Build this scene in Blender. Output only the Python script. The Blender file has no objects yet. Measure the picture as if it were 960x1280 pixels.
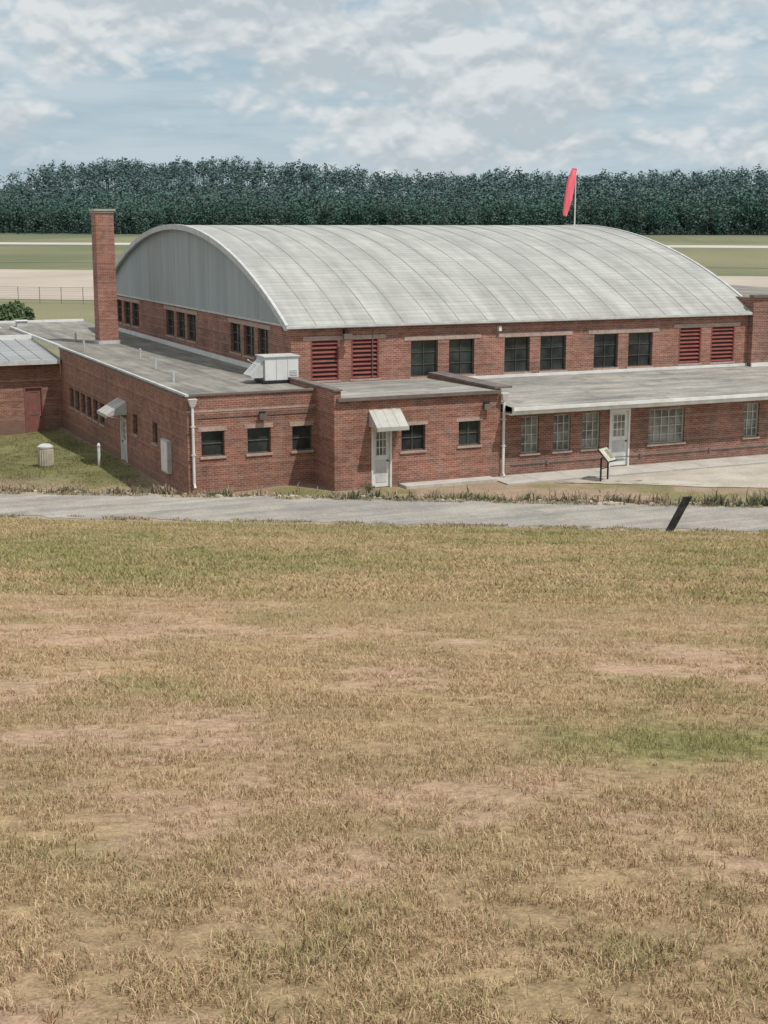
import bpy, math, numpy as np
from mathutils import Matrix, Vector
rng=np.random.default_rng(7)
scene=bpy.context.scene
scene.view_settings.view_transform='Standard'; scene.view_settings.look='None'; scene.view_settings.exposure=0
# ------------------------------------------------------------------ noise / terrain
def vnoise(x,y,seed=0):
    x=np.asarray(x,float);y=np.asarray(y,float)
    xi=np.floor(x).astype(np.int64);yi=np.floor(y).astype(np.int64)
    fx=x-xi;fy=y-yi;fx=fx*fx*(3-2*fx);fy=fy*fy*(3-2*fy)
    def h(a,b):
        n=(a*374761393+b*668265263+seed*974634777)&0xffffffff
        n=((n^(n>>13))*1274126177)&0xffffffff
        return ((n^(n>>16))&0xffff)/65535.
    return (h(xi,yi)*(1-fx)+h(xi+1,yi)*fx)*(1-fy)+(h(xi,yi+1)*(1-fx)+h(xi+1,yi+1)*fx)*fy
def fbm(x,y,seed=0,o=4):
    s=0;a=.5;t=0
    for i in range(o):
        s=s+a*vnoise(x*2**i+17*i,y*2**i-9*i,seed+i);t+=a;a*=.55
    return s/t
def sst(e0,e1,x):
    t=np.clip((x-e0)/(e1-e0),0,1);return t*t*(3-2*t)
NV=(.492,.871);DV=(.871,-.492);N2=(.616,.788);D2=(.788,-.616)
def terrain(x,y):
    x=np.asarray(x,float);y=np.asarray(y,float)
    v=NV[0]*x+NV[1]*y; s=N2[0]*x+N2[1]*y; w=DV[0]*x+DV[1]*y
    z=np.interp(v,[-300,-60,0,20,36,39.4,43.4,44.2,46.5,50],[14,12,7.7,4.0,1.4,.8,.8,.62,.05,0])
    z=z-.42*sst(44.5,50,v)*sst(17.5,11,x)-.33*sst(56,66,y)*sst(20,10,x)*sst(46,50,v)
    z=z+np.interp(s,[0,90,130,720,800,960,6000],[0,0,-1,4,6,17,25])
    hl=D2[0]*x+D2[1]*y;hs_=sst(730,950,s)
    z=z+hs_*(7.5+9*sst(-190,-420,hl)+4.5*np.exp(-((hl+345)/45)**2)+2.5*np.exp(-((hl+265)/18)**2))
    m=sst(39,36,v)+sst(44,46,v)*sst(60,47,v)*.3
    z=z+m*(.10*(fbm(x/3.1,y/3.1,3,3)-.5)+.05*(fbm(x/.9,y/.9,5,2)-.5))
    return z
def gcol(x,y,fine=False):
    """base colour of the ground cover"""
    v=NV[0]*x+NV[1]*y; s=N2[0]*x+N2[1]*y; w=DV[0]*x+DV[1]*y
    dry=np.array([.425,.298,.178]);grn=np.array([.235,.222,.094]);soil=np.array([.51,.345,.252])
    n1=fbm(x/1.3,y/1.3,11,5);n2=fbm(x/1.9+3,y/1.9,23,4);n3=fbm(x/.5,y/.5,31,4)
    g=sst(.50,.72,n1)*(.16+.20*sst(7,12,v))+.04+.20*sst(.55,.72,n3)
    g=g+.50*sst(15.5,23,v)*sst(.25,.70,fbm(w/5,v/1.8,41,4))+.08*sst(14,20,v)
    g=g+1.0*np.exp(-((v-8.5-.8*(n2-.5))/.8)**2)*sst(-.2,1.0,w)*sst(.28,.48,n3)
    g=g+.25*np.exp(-((v-10.0)/.6)**2)*sst(-.5,-2.5,w)*sst(.35,.6,n3)
    g=np.clip(g,0,.95)
    so=sst(.51,.63,n2)*sst(.42,.57,n3)*sst(26,9,v)*np.clip(1-g,0,1)*.9
    c=dry[None]*(1-g[:,None])+grn[None]*g[:,None]
    c=c*(1-so[:,None])+soil[None]*so[:,None]
    c=c*(.74+.50*fbm(x/.4,y/.4,51,4))[:,None]*(.90+.10*sst(3,12,v))[:,None]
    verge=(sst(38.3,39.4,v+.8*(n3-.5))*sst(44.4,43.4,v))[:,None]
    c=c*(1-verge)+np.array([.42,.34,.255])[None]*verge
    low=sst(43.6,44.6,v)[:,None]
    lm=sst(.46,.70,fbm(x/1.7,y/1.7,61,3))[:,None]
    lowc=np.array([.38,.28,.20])[None]*(1-lm)+np.array([.24,.215,.105])[None]*lm
    lowc=lowc*(.8+.4*n3)[:,None]
    lawn=(sst(13.9,13,x)*sst(50.0,53.5,v+1.8*(n3-.5)))[:,None]
    lowc=lowc*(1-lawn)+(np.array([.205,.195,.09])[None]*(.6+.8*n1[:,None]))*lawn
    c=c*(1-low)+lowc*low
    far=sst(75,100,s)[:,None]
    f1=sst(.3,.7,fbm((x*D2[0]+y*D2[1])/60,s/14,71,4))[:,None]
    fc=np.array([.165,.185,.105])[None]*(1-f1)+np.array([.28,.26,.16])[None]*f1
    fr=sst(640,720,s)[:,None]
    fc=fc*(1-fr)+np.array([.09,.13,.11])[None]*fr
    return c*(1-far)+fc*far
# ------------------------------------------------------------------ material helpers
def newmat(name,rough=.8):
    m=bpy.data.materials.new(name);m.use_nodes=True
    nt=m.node_tree;b=nt.nodes['Principled BSDF'];b.inputs['Roughness'].default_value=rough
    b.inputs['Specular IOR Level'].default_value=.25
    return m,nt,b
def nd(nt,t,**k):
    n=nt.nodes.new(t)
    for a,v in k.items(): setattr(n,a,v)
    return n
def mix(nt,fac,a,b,bt='MIX'):
    n=nd(nt,'ShaderNodeMix',data_type='RGBA',blend_type=bt)
    for idx,val in ((0,fac),(6,a),(7,b)):
        if isinstance(val,(int,float)): n.inputs[idx].default_value=val
        elif isinstance(val,tuple): n.inputs[idx].default_value=(*val,1) if len(val)==3 else val
        else: nt.links.new(val,n.inputs[idx])
    return n.outputs[2]
def noise(nt,vec,scale,detail=4,rough=.6,dist=0):
    n=nd(nt,'ShaderNodeTexNoise');n.inputs['Scale'].default_value=scale;n.inputs['Detail'].default_value=detail;n.inputs['Roughness'].default_value=rough;n.inputs['Distortion'].default_value=dist
    if vec is not None: nt.links.new(vec,n.inputs['Vector'])
    return n.outputs['Fac']
def ramp(nt,fac,p0,p1,c0=(0,0,0),c1=(1,1,1)):
    r=nd(nt,'ShaderNodeValToRGB');e=r.color_ramp.elements
    e[0].position=p0;e[1].position=p1;e[0].color=(*c0,1);e[1].color=(*c1,1)
    nt.links.new(fac,r.inputs[0]);return r.outputs[0]
def mapping(nt,vec,sc,loc=(0,0,0)):
    n=nd(nt,'ShaderNodeMapping');n.inputs['Scale'].default_value=sc;n.inputs['Location'].default_value=loc;nt.links.new(vec,n.inputs[0]);return n.outputs[0]
def math_(nt,op,a,b):
    n=nd(nt,'ShaderNodeMath',operation=op)
    for i,v in enumerate((a,b)):
        if isinstance(v,(int,float)): n.inputs[i].default_value=v
        else: nt.links.new(v,n.inputs[i])
    return n.outputs[0]
def pos(nt): return nd(nt,'ShaderNodeNewGeometry').outputs['Position']
def bump(nt,b,h,strength,dist):
    n=nd(nt,'ShaderNodeBump');n.inputs['Strength'].default_value=strength;n.inputs['Distance'].default_value=dist
    nt.links.new(h,n.inputs['Height']);nt.links.new(n.outputs[0],b.inputs['Normal'])
def mottled(name,c0,c1,scale=1.5,rough=.8,stretch=(1,1,1),fine=None,bumps=0,det=4):
    m,nt,b=newmat(name,rough);p=mapping(nt,pos(nt),stretch)
    n=noise(nt,p,scale,det);col=ramp(nt,n,.35,.65,c0,c1)
    if fine:
        n2=noise(nt,pos(nt),fine,3);col=mix(nt,.6,col,ramp(nt,n2,.25,.75,(.6,.6,.6),(1.25,1.25,1.25)),'MULTIPLY')
        if bumps: bump(nt,b,n2,bumps,.01)
    nt.links.new(col,b.inputs['Base Color']);return m
def attrmat(name,rough=.9,fine=None,lo=.6,hi=1.35,fine2=None):
    m,nt,b=newmat(name,rough);a=nd(nt,'ShaderNodeAttribute',attribute_name='Col');col=a.outputs['Color']
    if fine:
        n=noise(nt,pos(nt),fine,5,.75);col=mix(nt,1,col,ramp(nt,n,.25,.75,(lo,lo,lo*.95),(hi,hi,hi)),'MULTIPLY')
        bump(nt,b,n,.6,.03)
    if fine2:
        n=noise(nt,pos(nt),fine2,2,.7);col=mix(nt,1,col,ramp(nt,n,.3,.7,(.7,.7,.7),(1.25,1.25,1.25)),'MULTIPLY')
    nt.links.new(col,b.inputs['Base Color']);b.inputs['Specular IOR Level'].default_value=.1
    return m
def brickmat(name,c1,c2,mort):
    m,nt,b=newmat(name,.9);p=pos(nt);s=nd(nt,'ShaderNodeSeparateXYZ');nt.links.new(p,s.inputs[0])
    a=math_(nt,'ADD',s.outputs[0],s.outputs[1])
    c=nd(nt,'ShaderNodeCombineXYZ');nt.links.new(a,c.inputs[0]);nt.links.new(s.outputs[2],c.inputs[1])
    t=nd(nt,'ShaderNodeTexBrick');nt.links.new(c.outputs[0],t.inputs['Vector']);t.inputs['Scale'].default_value=1
    t.inputs['Brick Width'].default_value=.215;t.inputs['Row Height'].default_value=.077;t.inputs['Mortar Size'].default_value=.009
    t.inputs['Color1'].default_value=(*c1,1);t.inputs['Color2'].default_value=(*c2,1);t.inputs['Mortar'].default_value=(*mort,1)
    t.inputs['Bias'].default_value=-.1
    n=noise(nt,p,.55,5,.65);col=mix(nt,1,t.outputs['Color'],ramp(nt,n,.3,.7,(.62,.63,.64),(1.20,1.16,1.13)),'MULTIPLY')
    n4=noise(nt,mapping(nt,p,(1,1,2.5)),3.2,4,.7);col=mix(nt,1,col,ramp(nt,n4,.3,.7,(.66,.68,.69),(1.30,1.28,1.26)),'MULTIPLY')
    n2=noise(nt,mapping(nt,p,(2.2,2.2,.25)),1.3,5,.7);col=mix(nt,ramp(nt,n2,.54,.76,(0,0,0),(.5,.5,.5)),col,(.35,.255,.22))
    col=mix(nt,ramp(nt,math_(nt,'ADD',s.outputs[2],math_(nt,'MULTIPLY',n4,.5)),.0,.75,(.35,.35,.35),(0,0,0)),col,(.13,.09,.075))
    mm=math_(nt,'MODULO',s.outputs[2],.462);lt=math_(nt,'LESS_THAN',mm,.077)
    col=mix(nt,math_(nt,'MULTIPLY',lt,.22),col,(.42,.275,.225))
    dk=math_(nt,'MULTIPLY',math_(nt,'LESS_THAN',math_(nt,'MODULO',math_(nt,'ADD',s.outputs[2],.1),.924),.06),.25)
    col=mix(nt,dk,col,(.10,.055,.045))
    nt.links.new(col,b.inputs['Base Color']);bump(nt,b,t.outputs['Fac'],-.4,.01);return m
BR=brickmat('brick',(.312,.134,.093),(.222,.093,.070),(.37,.28,.235))
BRD=brickmat('brick_shade_toned',(.25,.112,.083),(.178,.082,.065),(.33,.26,.225))  # darker, greyer brick: eave shade on the right annex painted into its colour
WHITE=mottled('white_paint',(.60,.60,.57),(.76,.76,.74),2.0,.6)
CONC=mottled('concrete',(.40,.37,.33),(.52,.485,.435),1.2,.9,fine=18)
COPE=mottled('coping_dark',(.13,.11,.10),(.20,.165,.15),2,.8)
TRIM=mottled('galvanised_trim',(.42,.43,.42),(.56,.57,.56),3,.5)
LINT=mottled('lintel',(.36,.27,.23),(.45,.355,.305),3,.9,fine=12)
GABLE=mottled('gable_metal',(.30,.335,.34),(.37,.405,.41),.5,.7,stretch=(1,3,.3))
FRAME=mottled('window_frame',(.085,.075,.065),(.14,.13,.115),4,.6)
FRAMEL=mottled('window_frame_pale',(.42,.42,.37),(.55,.54,.49),4,.6)
LOUV=mottled('red_louvre',(.20,.062,.052),(.26,.085,.072),3,.7)
REDD=mottled('red_door',(.20,.085,.07),(.26,.11,.09),3,.7)
DARK=mottled('dark_metal',(.02,.02,.02),(.035,.035,.033),5,.5)
def glass(name,c0,c1,sc=.8):
    m,nt,b=newmat(name,.12);n=noise(nt,pos(nt),sc,3);nt.links.new(ramp(nt,n,.4,.6,c0,c1),b.inputs['Base Color'])
    b.inputs['Specular IOR Level'].default_value=.5;return m
GL=glass('glass_dark',(.014,.018,.018),(.045,.058,.055))
GLP=glass('glass_pale',(.10,.115,.105),(.28,.29,.27),1.6)
def roofing(name,c0,c1,streak):
    m,nt,b=newmat(name,.9);p=pos(nt)
    n=noise(nt,p,.45,6,.7);col=ramp(nt,n,.32,.68,c0,c1)
    n2=noise(nt,mapping(nt,p,streak),1.,5,.7);col=mix(nt,1,col,ramp(nt,n2,.35,.7,(.62,.62,.64),(1.28,1.24,1.17)),'MULTIPLY')
    n3=noise(nt,p,9,3);col=mix(nt,.7,col,ramp(nt,n3,.3,.7,(.8,.8,.8),(1.2,1.2,1.2)),'MULTIPLY')
    n5=noise(nt,p,1.1,3,.5);col=mix(nt,ramp(nt,n5,.58,.68,(0,0,0),(.55,.55,.55)),col,(.14,.135,.125))
    nt.links.new(col,b.inputs['Base Color']);return m
ROOFA=roofing('flat_roofing',(.18,.172,.155),(.31,.295,.265),(2.2,.22,1))
ROOFC=roofing('shed_roofing',(.25,.24,.22),(.37,.355,.325),(.25,1.8,1))
def archmat():
    m,nt,b=newmat('arched_roof_metal',.65);uv=nd(nt,'ShaderNodeUVMap').outputs[0]
    t=nd(nt,'ShaderNodeTexBrick',offset=0.0);nt.links.new(uv,t.inputs['Vector']);t.inputs['Scale'].default_value=1
    t.inputs['Brick Width'].default_value=1.24;t.inputs['Row Height'].default_value=.30;t.inputs['Mortar Size'].default_value=.04;t.inputs['Mortar Smooth'].default_value=1.0
    t.inputs['Color1'].default_value=(.395,.395,.37,1);t.inputs['Color2'].default_value=(.42,.42,.397,1);t.inputs['Mortar'].default_value=(.325,.325,.308,1)
    n=noise(nt,mapping(nt,uv,(.9,.12,1)),1.4,5,.65);col=mix(nt,1,t.outputs['Color'],ramp(nt,n,.3,.72,(.74,.74,.74),(1.14,1.14,1.12)),'MULTIPLY')
    n2=noise(nt,uv,.35,5,.6);col=mix(nt,1,col,ramp(nt,n2,.3,.7,(.88,.88,.88),(1.08,1.08,1.07)),'MULTIPLY')
    n3=noise(nt,mapping(nt,uv,(.3,2.,1)),1.5,5,.7);col=mix(nt,1,col,ramp(nt,n3,.3,.7,(.86,.86,.86),(1.1,1.1,1.1)),'MULTIPLY')
    nt.links.new(col,b.inputs['Base Color']);bump(nt,b,t.outputs['Fac'],-.35,.02);return m
ARCH=archmat()
# ------------------------------------------------------------------ mesh builder
class MB:
    def __init__(s): s.v=[];s.f=[];s.m=[];s.mats=[]
    def mi(s,mat):
        if mat not in s.mats:s.mats.append(mat)
        return s.mats.index(mat)
    def poly(s,vs,fs,mat):
        o=len(s.v);s.v+= [tuple(p) for p in vs];k=s.mi(mat)
        for f in fs: s.f.append(tuple(i+o for i in f));s.m.append(k)
    def hexa(s,p,mat):
        s.poly(p,[(3,2,1,0),(4,5,6,7),(0,1,5,4),(1,2,6,5),(2,3,7,6),(3,0,4,7)],mat)
    def box(s,x0,x1,y0,y1,z0,z1,mat,T=None):
        p=[(x0,y0,z0),(x1,y0,z0),(x1,y1,z0),(x0,y1,z0),(x0,y0,z1),(x1,y0,z1),(x1,y1,z1),(x0,y1,z1)]
        if T:p=[T(*q) for q in p]
        s.hexa(p,mat)
    def tube(s,pts,rad,mat,n=10,cap=True):
        pts=[Vector(p) for p in pts]
        if not hasattr(rad,'__len__'): rad=[rad]*len(pts)
        rings=[]
        for i,p in enumerate(pts):
            d=(pts[min(i+1,len(pts)-1)]-pts[max(i-1,0)]).normalized()
            a=d.orthogonal().normalized() if abs(d.z)<.9 else Vector((1,0,0))
            a=(a-d*a.dot(d)).normalized();b=d.cross(a)
            rings.append([p+(a*math.cos(t)+b*math.sin(t))*rad[i] for t in np.linspace(0,2*math.pi,n,endpoint=False)])
        vs=[q for r in rings for q in r];fs=[]
        for i in range(len(pts)-1):
            for j in range(n):
                fs.append((i*n+j,i*n+(j+1)%n,(i+1)*n+(j+1)%n,(i+1)*n+j))
        if cap: fs.append(tuple(range(n))[::-1]);fs.append(tuple((len(pts)-1)*n+j for j in range(n)))
        s.poly(vs,fs,mat)
    def build(s,name,parent=None,bevel=0,smooth=False):
        me=bpy.data.meshes.new(name);me.from_pydata(s.v,[],s.f)
        for m in s.mats: me.materials.append(m)
        me.polygons.foreach_set('material_index',s.m)
        import bmesh
        bm=bmesh.new();bm.from_mesh(me);bmesh.ops.recalc_face_normals(bm,faces=bm.faces);bm.to_mesh(me);bm.free()
        if smooth: me.polygons.foreach_set('use_smooth',[True]*len(me.polygons))
        me.update();ob=bpy.data.objects.new(name,me);scene.collection.objects.link(ob)
        if parent: ob.parent=parent
        if bevel:
            b=ob.modifiers.new('bevel','BEVEL');b.width=bevel;b.segments=2;b.limit_method='ANGLE'
        return ob
def empty(name):
    e=bpy.data.objects.new(name,None);scene.collection.objects.link(e);return e
def npmesh(name,V,F,mats,col=None,parent=None,smooth=False):
    me=bpy.data.meshes.new(name);k=F.shape[1]
    me.vertices.add(len(V));me.vertices.foreach_set('co',np.ascontiguousarray(V,dtype=np.float32).ravel())
    me.loops.add(F.size);me.loops.foreach_set('vertex_index',F.astype(np.int32).ravel())
    me.polygons.add(len(F));me.polygons.foreach_set('loop_start',np.arange(0,F.size,k,dtype=np.int32));me.polygons.foreach_set('loop_total',np.full(len(F),k,dtype=np.int32))
    for m in mats: me.materials.append(m)
    if smooth: me.polygons.foreach_set('use_smooth',np.ones(len(F),dtype=bool))
    me.update(calc_edges=True)
    if col is not None:
        a=me.color_attributes.new('Col','FLOAT_COLOR','POINT')
        c=np.ones((len(V),4),dtype=np.float32);c[:,:3]=col;a.data.foreach_set('color',c.ravel())
    ob=bpy.data.objects.new(name,me);scene.collection.objects.link(ob)
    if parent: ob.parent=parent
    return ob
def TX(plane): return lambda u,d,z:(u,plane+d,z)
def TY(plane): return lambda u,d,z:(plane+d,u,z)
def wall(mb,T,u0,u1,z0,z1,ops,mat,th=.22):
    us=sorted({u0,u1,*[a for o in ops for a in o[:2]]});zs=sorted({z0,z1,*[a for o in ops for a in o[2:4]]})
    for i in range(len(us)-1):
        for j in range(len(zs)-1):
            uc=(us[i]+us[i+1])/2;zc=(zs[j]+zs[j+1])/2
            if any(o[0]<uc<o[1] and o[2]<zc<o[3] for o in ops): continue
            mb.poly([T(us[i],0,zs[j]),T(us[i+1],0,zs[j]),T(us[i+1],0,zs[j+1]),T(us[i],0,zs[j+1])],[(0,1,2,3)],mat)
    for a,b,c,d in [o[:4] for o in ops]:
        for q in (((a,c),(b,c)),((b,c),(b,d)),((b,d),(a,d)),((a,d),(a,c))):
            (p0,q0),(p1,q1)=q
            mb.poly([T(p0,0,q0),T(p1,0,q1),T(p1,th,q1),T(p0,th,q0)],[(0,1,2,3)],mat)
def window(name,T,o,nx,nz,par,fr=FRAME,gl=GL,bar=.035,sill=True,mull=.028):
    a,b,c,d=o;mb=MB();g=.002
    mb.box(a,b,.16,.20,c,d,gl,T)
    f0,f1=.10,.159
    mb.box(a+g,a+bar,f0,f1,c+g,d-g,fr,T);mb.box(b-bar,b-g,f0,f1,c+g,d-g,fr,T)
    mb.box(a+bar,b-bar,f0,f1,c+g,c+bar,fr,T);mb.box(a+bar,b-bar,f0,f1,d-bar,d-g,fr,T)
    for i in range(1,nx):
        u=a+(b-a)*i/nx;mb.box(u-mull/2,u+mull/2,f0+.02,f1,c+bar,d-bar,fr,T)
    for j in range(1,nz):
        z=c+(d-c)*j/nz;mb.box(a+bar,b-bar,f0+.025,f1-.003,z-mull/2,z+mull/2,fr,T)
    if sill: mb.box(a-.06,b+.06,-.05,.10,c-.08,c-.003,LINT,T)
    mb.build(name,par)
def louvre(name,T,o,par):
    a,b,c,d=o;mb=MB();mb.box(a,b,.14,.2,c,d,DARK,T);n=9
    mb.box(a+.002,a+.07,.0,.13,c+.002,d-.002,LOUV,T);mb.box(b-.07,b-.002,.0,.13,c+.002,d-.002,LOUV,T)
    for i in range(n):
        z=c+(d-c)*(i+.5)/n;h=(d-c)/n*.36
        P=[T(a+.07,.02,z-h),T(b-.07,.02,z-h),T(b-.07,.12,z+h*.4),T(a+.07,.12,z+h*.4),T(a+.07,.02,z-h+.03),T(b-.07,.02,z-h+.03),T(b-.07,.12,z+h*.4+.03),T(a+.07,.12,z+h*.4+.03)]
        mb.hexa(P,LOUV)
    mb.box(a-.04,b+.04,-.04,.0,c-.08,c-.002,LINT,T)
    mb.build(name,par)
def door(name,T,o,par,mat=WHITE,glz=True,panes=(3,3)):
    a,b,c,d=o;mb=MB();f=.07
    mb.box(a+.002,a+f,-.02,.15,c,d-.002,mat,T);mb.box(b-f,b-.002,-.02,.15,c,d-.002,mat,T);mb.box(a+f,b-f,-.02,.15,d-f,d-.002,mat,T)
    mb.box(a+f+.004,b-f-.004,.06,.11,c+.03,d-f-.004,mat,T)
    if glz:
        z0=c+(d-c)*.52;z1=d-.22;u0=a+.2;u1=b-.2
        mb.box(u0,u1,.052,.07,z0,z1,GLP,T)
        for i in range(panes[0]+1):
            u=u0+(u1-u0)*i/panes[0];mb.box(u-.012,u+.012,.04,.059,z0,z1,mat,T)
        for j in range(panes[1]+1):
            z=z0+(z1-z0)*j/panes[1];mb.box(u0,u1,.038,.0585,z-.012,z+.012,mat,T)
        mb.box(a+.2,b-.2,.048,.07,c+.2,c+(d-c)*.45,TRIM,T)
    else:
        for z0,z1 in ((c+.2,c+(d-c)*.45),(c+(d-c)*.52,d-.25)):
            mb.box(a+.2,a+.23,.045,.059,z0,z1,COPE,T);mb.box(b-.23,b-.2,.045,.059,z0,z1,COPE,T);mb.box(a+.23,b-.23,.045,.059,z1-.03,z1,COPE,T)
    mb.box(b-.17,b-.12,.0,.06,c+.95,c+1.0,DARK,T)
    mb.build(name,par)
LINTG=mottled('awning_metal',(.38,.37,.34),(.48,.47,.43),2,.6)
def awning(name,T,u0,u1,ztop,zbot,out,par):
    mb=MB();n=7
    for i in range(n):
        a=u0+(u1-u0)*i/n;b=u0+(u1-u0)*(i+1)/n-.004;o=.012*(i%2)
        mb.hexa([T(a,-.01,ztop-.03+o),T(b,-.01,ztop-.03+o),T(b,-out,zbot-.03+o),T(a,-out,zbot-.03+o),T(a,-.01,ztop+o),T(b,-.01,ztop+o),T(b,-out,zbot+o),T(a,-out,zbot+o)],LINTG)
    mb.box(u0,u1,-out-.02,-out-.001,zbot-.12,zbot+.02,LINTG,T)
    for u in (u0,u1):
        mb.poly([T(u,-.01,ztop-.035),T(u,-out,zbot-.035),T(u,-.01,zbot-.03)],[(0,1,2)],TRIM)
        mb.tube([T(u,-.02,zbot-.25),T(u,-out+.03,zbot-.04)],.012,TRIM,6)
    mb.build(name,par)
# ================================================================== BRICK HANGAR
H=empty('brick_hangar')
xL,xR,yF,yB,zE=18.9,40.6,51.0,81.2,5.5
yc=(yF+yB)/2
T=TX(yF)
wf=[(24.0,25.2),(25.7,26.85),(28.25,29.45),(29.95,31.2),(32.57,33.78),(34.3,35.54)]
lf=[(19.7,20.9),(21.4,22.6),(36.9,38.1),(38.6,39.9)]
opsF=[(a,b,3.27,4.72) for a,b in wf];opsL=[(a,b,3.30,4.84) for a,b in lf]
mb=MB();wall(mb,T,xL,xR,-.6,zE,opsF+opsL,BR)
sw=[(53.6,54.9),(55.3,56.7),(57.1,58.5),(63.7,65.1),(65.5,66.9),(67.4,68.8),(74.2,75.6),(76.,77.4),(77.9,79.2)]
opsS=[(a,b,3.88,5.12) for a,b in sw]
wall(mb,TY(xL),yF,yB,-.6,zE,opsS,BR)
mb.poly([(xR,yF,-.6),(xR,yB,-.6),(xR,yB,zE),(xR,yF,zE)],[(0,1,2,3)],BR)
mb.poly([(xL,yB,-.6),(xR,yB,-.6),(xR,yB,zE),(xL,yB,zE)],[(0,1,2,3)],BR)
mb.build('hangar_brick_walls',H)
for i,o in enumerate(opsF): window('hangar_window_%d'%i,T,o,2,3,H,sill=True,mull=.016)
for i,o in enumerate(opsL): louvre('hangar_louvre_%d'%i,T,o,H)
for i,o in enumerate(opsS): window('side_window_%d'%i,TY(xL),o,2,3,H,mull=.03)
mb=MB()
for a,b in ((19.4,22.9),(23.7,27.15),(27.95,31.5),(32.27,35.84),(36.6,40.15)):
    md=a>23 and a<36
    mb.box(a,b,-.02,.0,4.73 if md else 4.87,4.9 if md else 5.02,LINT,T)
for a,b in ((53.3,58.8),(63.4,69.1),(73.9,79.5)): mb.box(a,b,-.02,.0,5.13,5.3,LINT,TY(xL))
mb.build('window_lintels',H)
hs=(yB-yF)/2+.25;rise=9.22-5.46;R=(hs*hs+rise*rise)/(2*rise);phi=math.asin(hs/R);zc=9.22-R
x0,x1=xL-.28,xR+.35;NA=64
def arc(t,dr=0): return (yc+(R+dr)*math.sin(t),zc+(R+dr)*math.cos(t))
V=[];F=[];UV=[]
ts=np.linspace(-phi,phi,NA+1)
for dr in (0,-.14):
    for t in ts:
        y,z=arc(t,dr);V+=[(x0,y,z),(x1,y,z)];UV+=[(0,t*R),(x1-x0,t*R)]
n=2*(NA+1)
for i in range(NA):
    a=2*i;F.append((a,a+1,a+3,a+2));F.append((n+a,n+a+2,n+a+3,n+a+1));F.append((a,a+2,n+a+2,n+a));F.append((a+1,n+a+1,n+a+3,a+3))
F.append((0,n,n+1,1));F.append((n-2,n-1,2*n-1,2*n-2))
me=bpy.data.meshes.new('arched_roof');me.from_pydata(V,[],F);ul=me.uv_layers.new(name='UVMap')
for l in me.loops: ul.data[l.index].uv=UV[l.vertex_index]
me.materials.append(ARCH);ob=bpy.data.objects.new('arched_roof',me);scene.collection.objects.link(ob);ob.parent=H
SEAM=mottled('seam_metal',(.24,.24,.225),(.37,.37,.35),1,.7)
mb=MB()
xs=np.arange(x0+1.24,x1-.2,1.24)
for x in xs:
    w=.013
    for i in range(NA):
        p=[]
        for dr in (-.005,.014):
            for t,xx in ((ts[i],x-w),(ts[i],x+w),(ts[i+1],x+w),(ts[i+1],x-w)):
                y,z=arc(t,dr);p.append((xx,y,z))
        mb.hexa(p,SEAM)
for i in range(NA):
    for xx0,xx1 in ((x0-.03,x0+.09),(x1-.09,x1+.03)):
        p=[]
        for dr in (-.2,.045):
            for t,xx in ((ts[i],xx0),(ts[i],xx1),(ts[i+1],xx1),(ts[i+1],xx0)):
                y,z=arc(t,dr);p.append((xx,y,z))
        mb.hexa(p,TRIM)
mb.build('roof_seams',H)
mb=MB()
for x in (xL-.03,xR+.03):
    V=[(x,yF-.02,zE-.03)]+[(x,arc(t,-.1)[0],max(arc(t,-.1)[1],zE-.03)) for t in ts[1:-1]]+[(x,yB+.02,zE-.03)]
    mb.poly(V,[tuple(range(len(V)))],GABLE)
for y in np.arange(yF+1.2,yB,2.44):
    t=math.asin((y-yc)/R);zt=zc+(R-.15)*math.cos(t)
    if zt>zE+.1: mb.box(xL-.036,xL-.0305,y-.008,y+.008,zE,zt,GABLE)
mb.box(xL-.07,xL-.031,yF,yB,zE-.12,zE-.031,TRIM)
mb.build('gable_ends',H)
mb=MB();mb.box(x0,x1,yF-.26,yF-.14,5.34,5.46,TRIM);mb.box(x0+.3,x1-.3,yF-.14,yF-.001,5.36,5.42,COPE)
mb.build('eave_gutter',H,bevel=.02)
mb=MB();wall(mb,TX(50.7),xR+.02,48,-.6,6.1,[],BRD)
mb.poly([(xR+.02,50.7,-.6),(xR+.02,80,-.6),(xR+.02,80,6.1),(xR+.02,50.7,6.1)],[(0,1,2,3)],BRD)
mb.poly([(xR+.02,50.7,6.1),(48,50.7,6.1),(48,62,6.1),(xR+.02,62,6.1)],[(0,1,2,3)],ROOFA)
mb.box(xR-.05,48.1,50.6,50.95,6.1,6.22,COPE);mb.build('end_pier_wing',H)
# ---- annex A
xA,yA,zA=13.6,47.2,3.45;xJ=18.4
TA=TX(yA);opsA=[(14.1,14.95,1.25,2.15),(15.8,16.68,1.25,2.17),(17.5,18.35-.08,1.25,2.15)]
TS=TY(xA)
side=[(51.2,51.9,1.15,1.95),(54.2,54.9,1.1,1.9)]+[(59.9+i*1.25,60.75+i*1.25,.75,1.68) for i in range(6)]
sdoor=(56.0,57.0,-.47,1.55);
mb=MB();wall(mb,TA,xA,xJ,-.8,zA,opsA,BR);wall(mb,TS,yA,69.,-1.2,zA,side+[sdoor],BR)
mb.build('annex_walls',H)
for i,o in enumerate(opsA): window('annex_window_%d'%i,TA,o,1,2,H,mull=.03)
for i,o in enumerate(side): window('annex_side_window_%d'%i,TS,o,1,2,H,mull=.03)
door('annex_side_door',TS,sdoor,H)
awning('side_door_awning',TS,55.8,57.4,2.25,1.75,.85,H)
mb=MB();mb.box(49.3,50.2,-.16,.0,.35,1.55,TRIM,TS);mb.box(49.36,50.14,-.175,-.161,.41,1.49,WHITE,TS);mb.build('electrical_panel',H,bevel=.01)
mb=MB()
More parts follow.
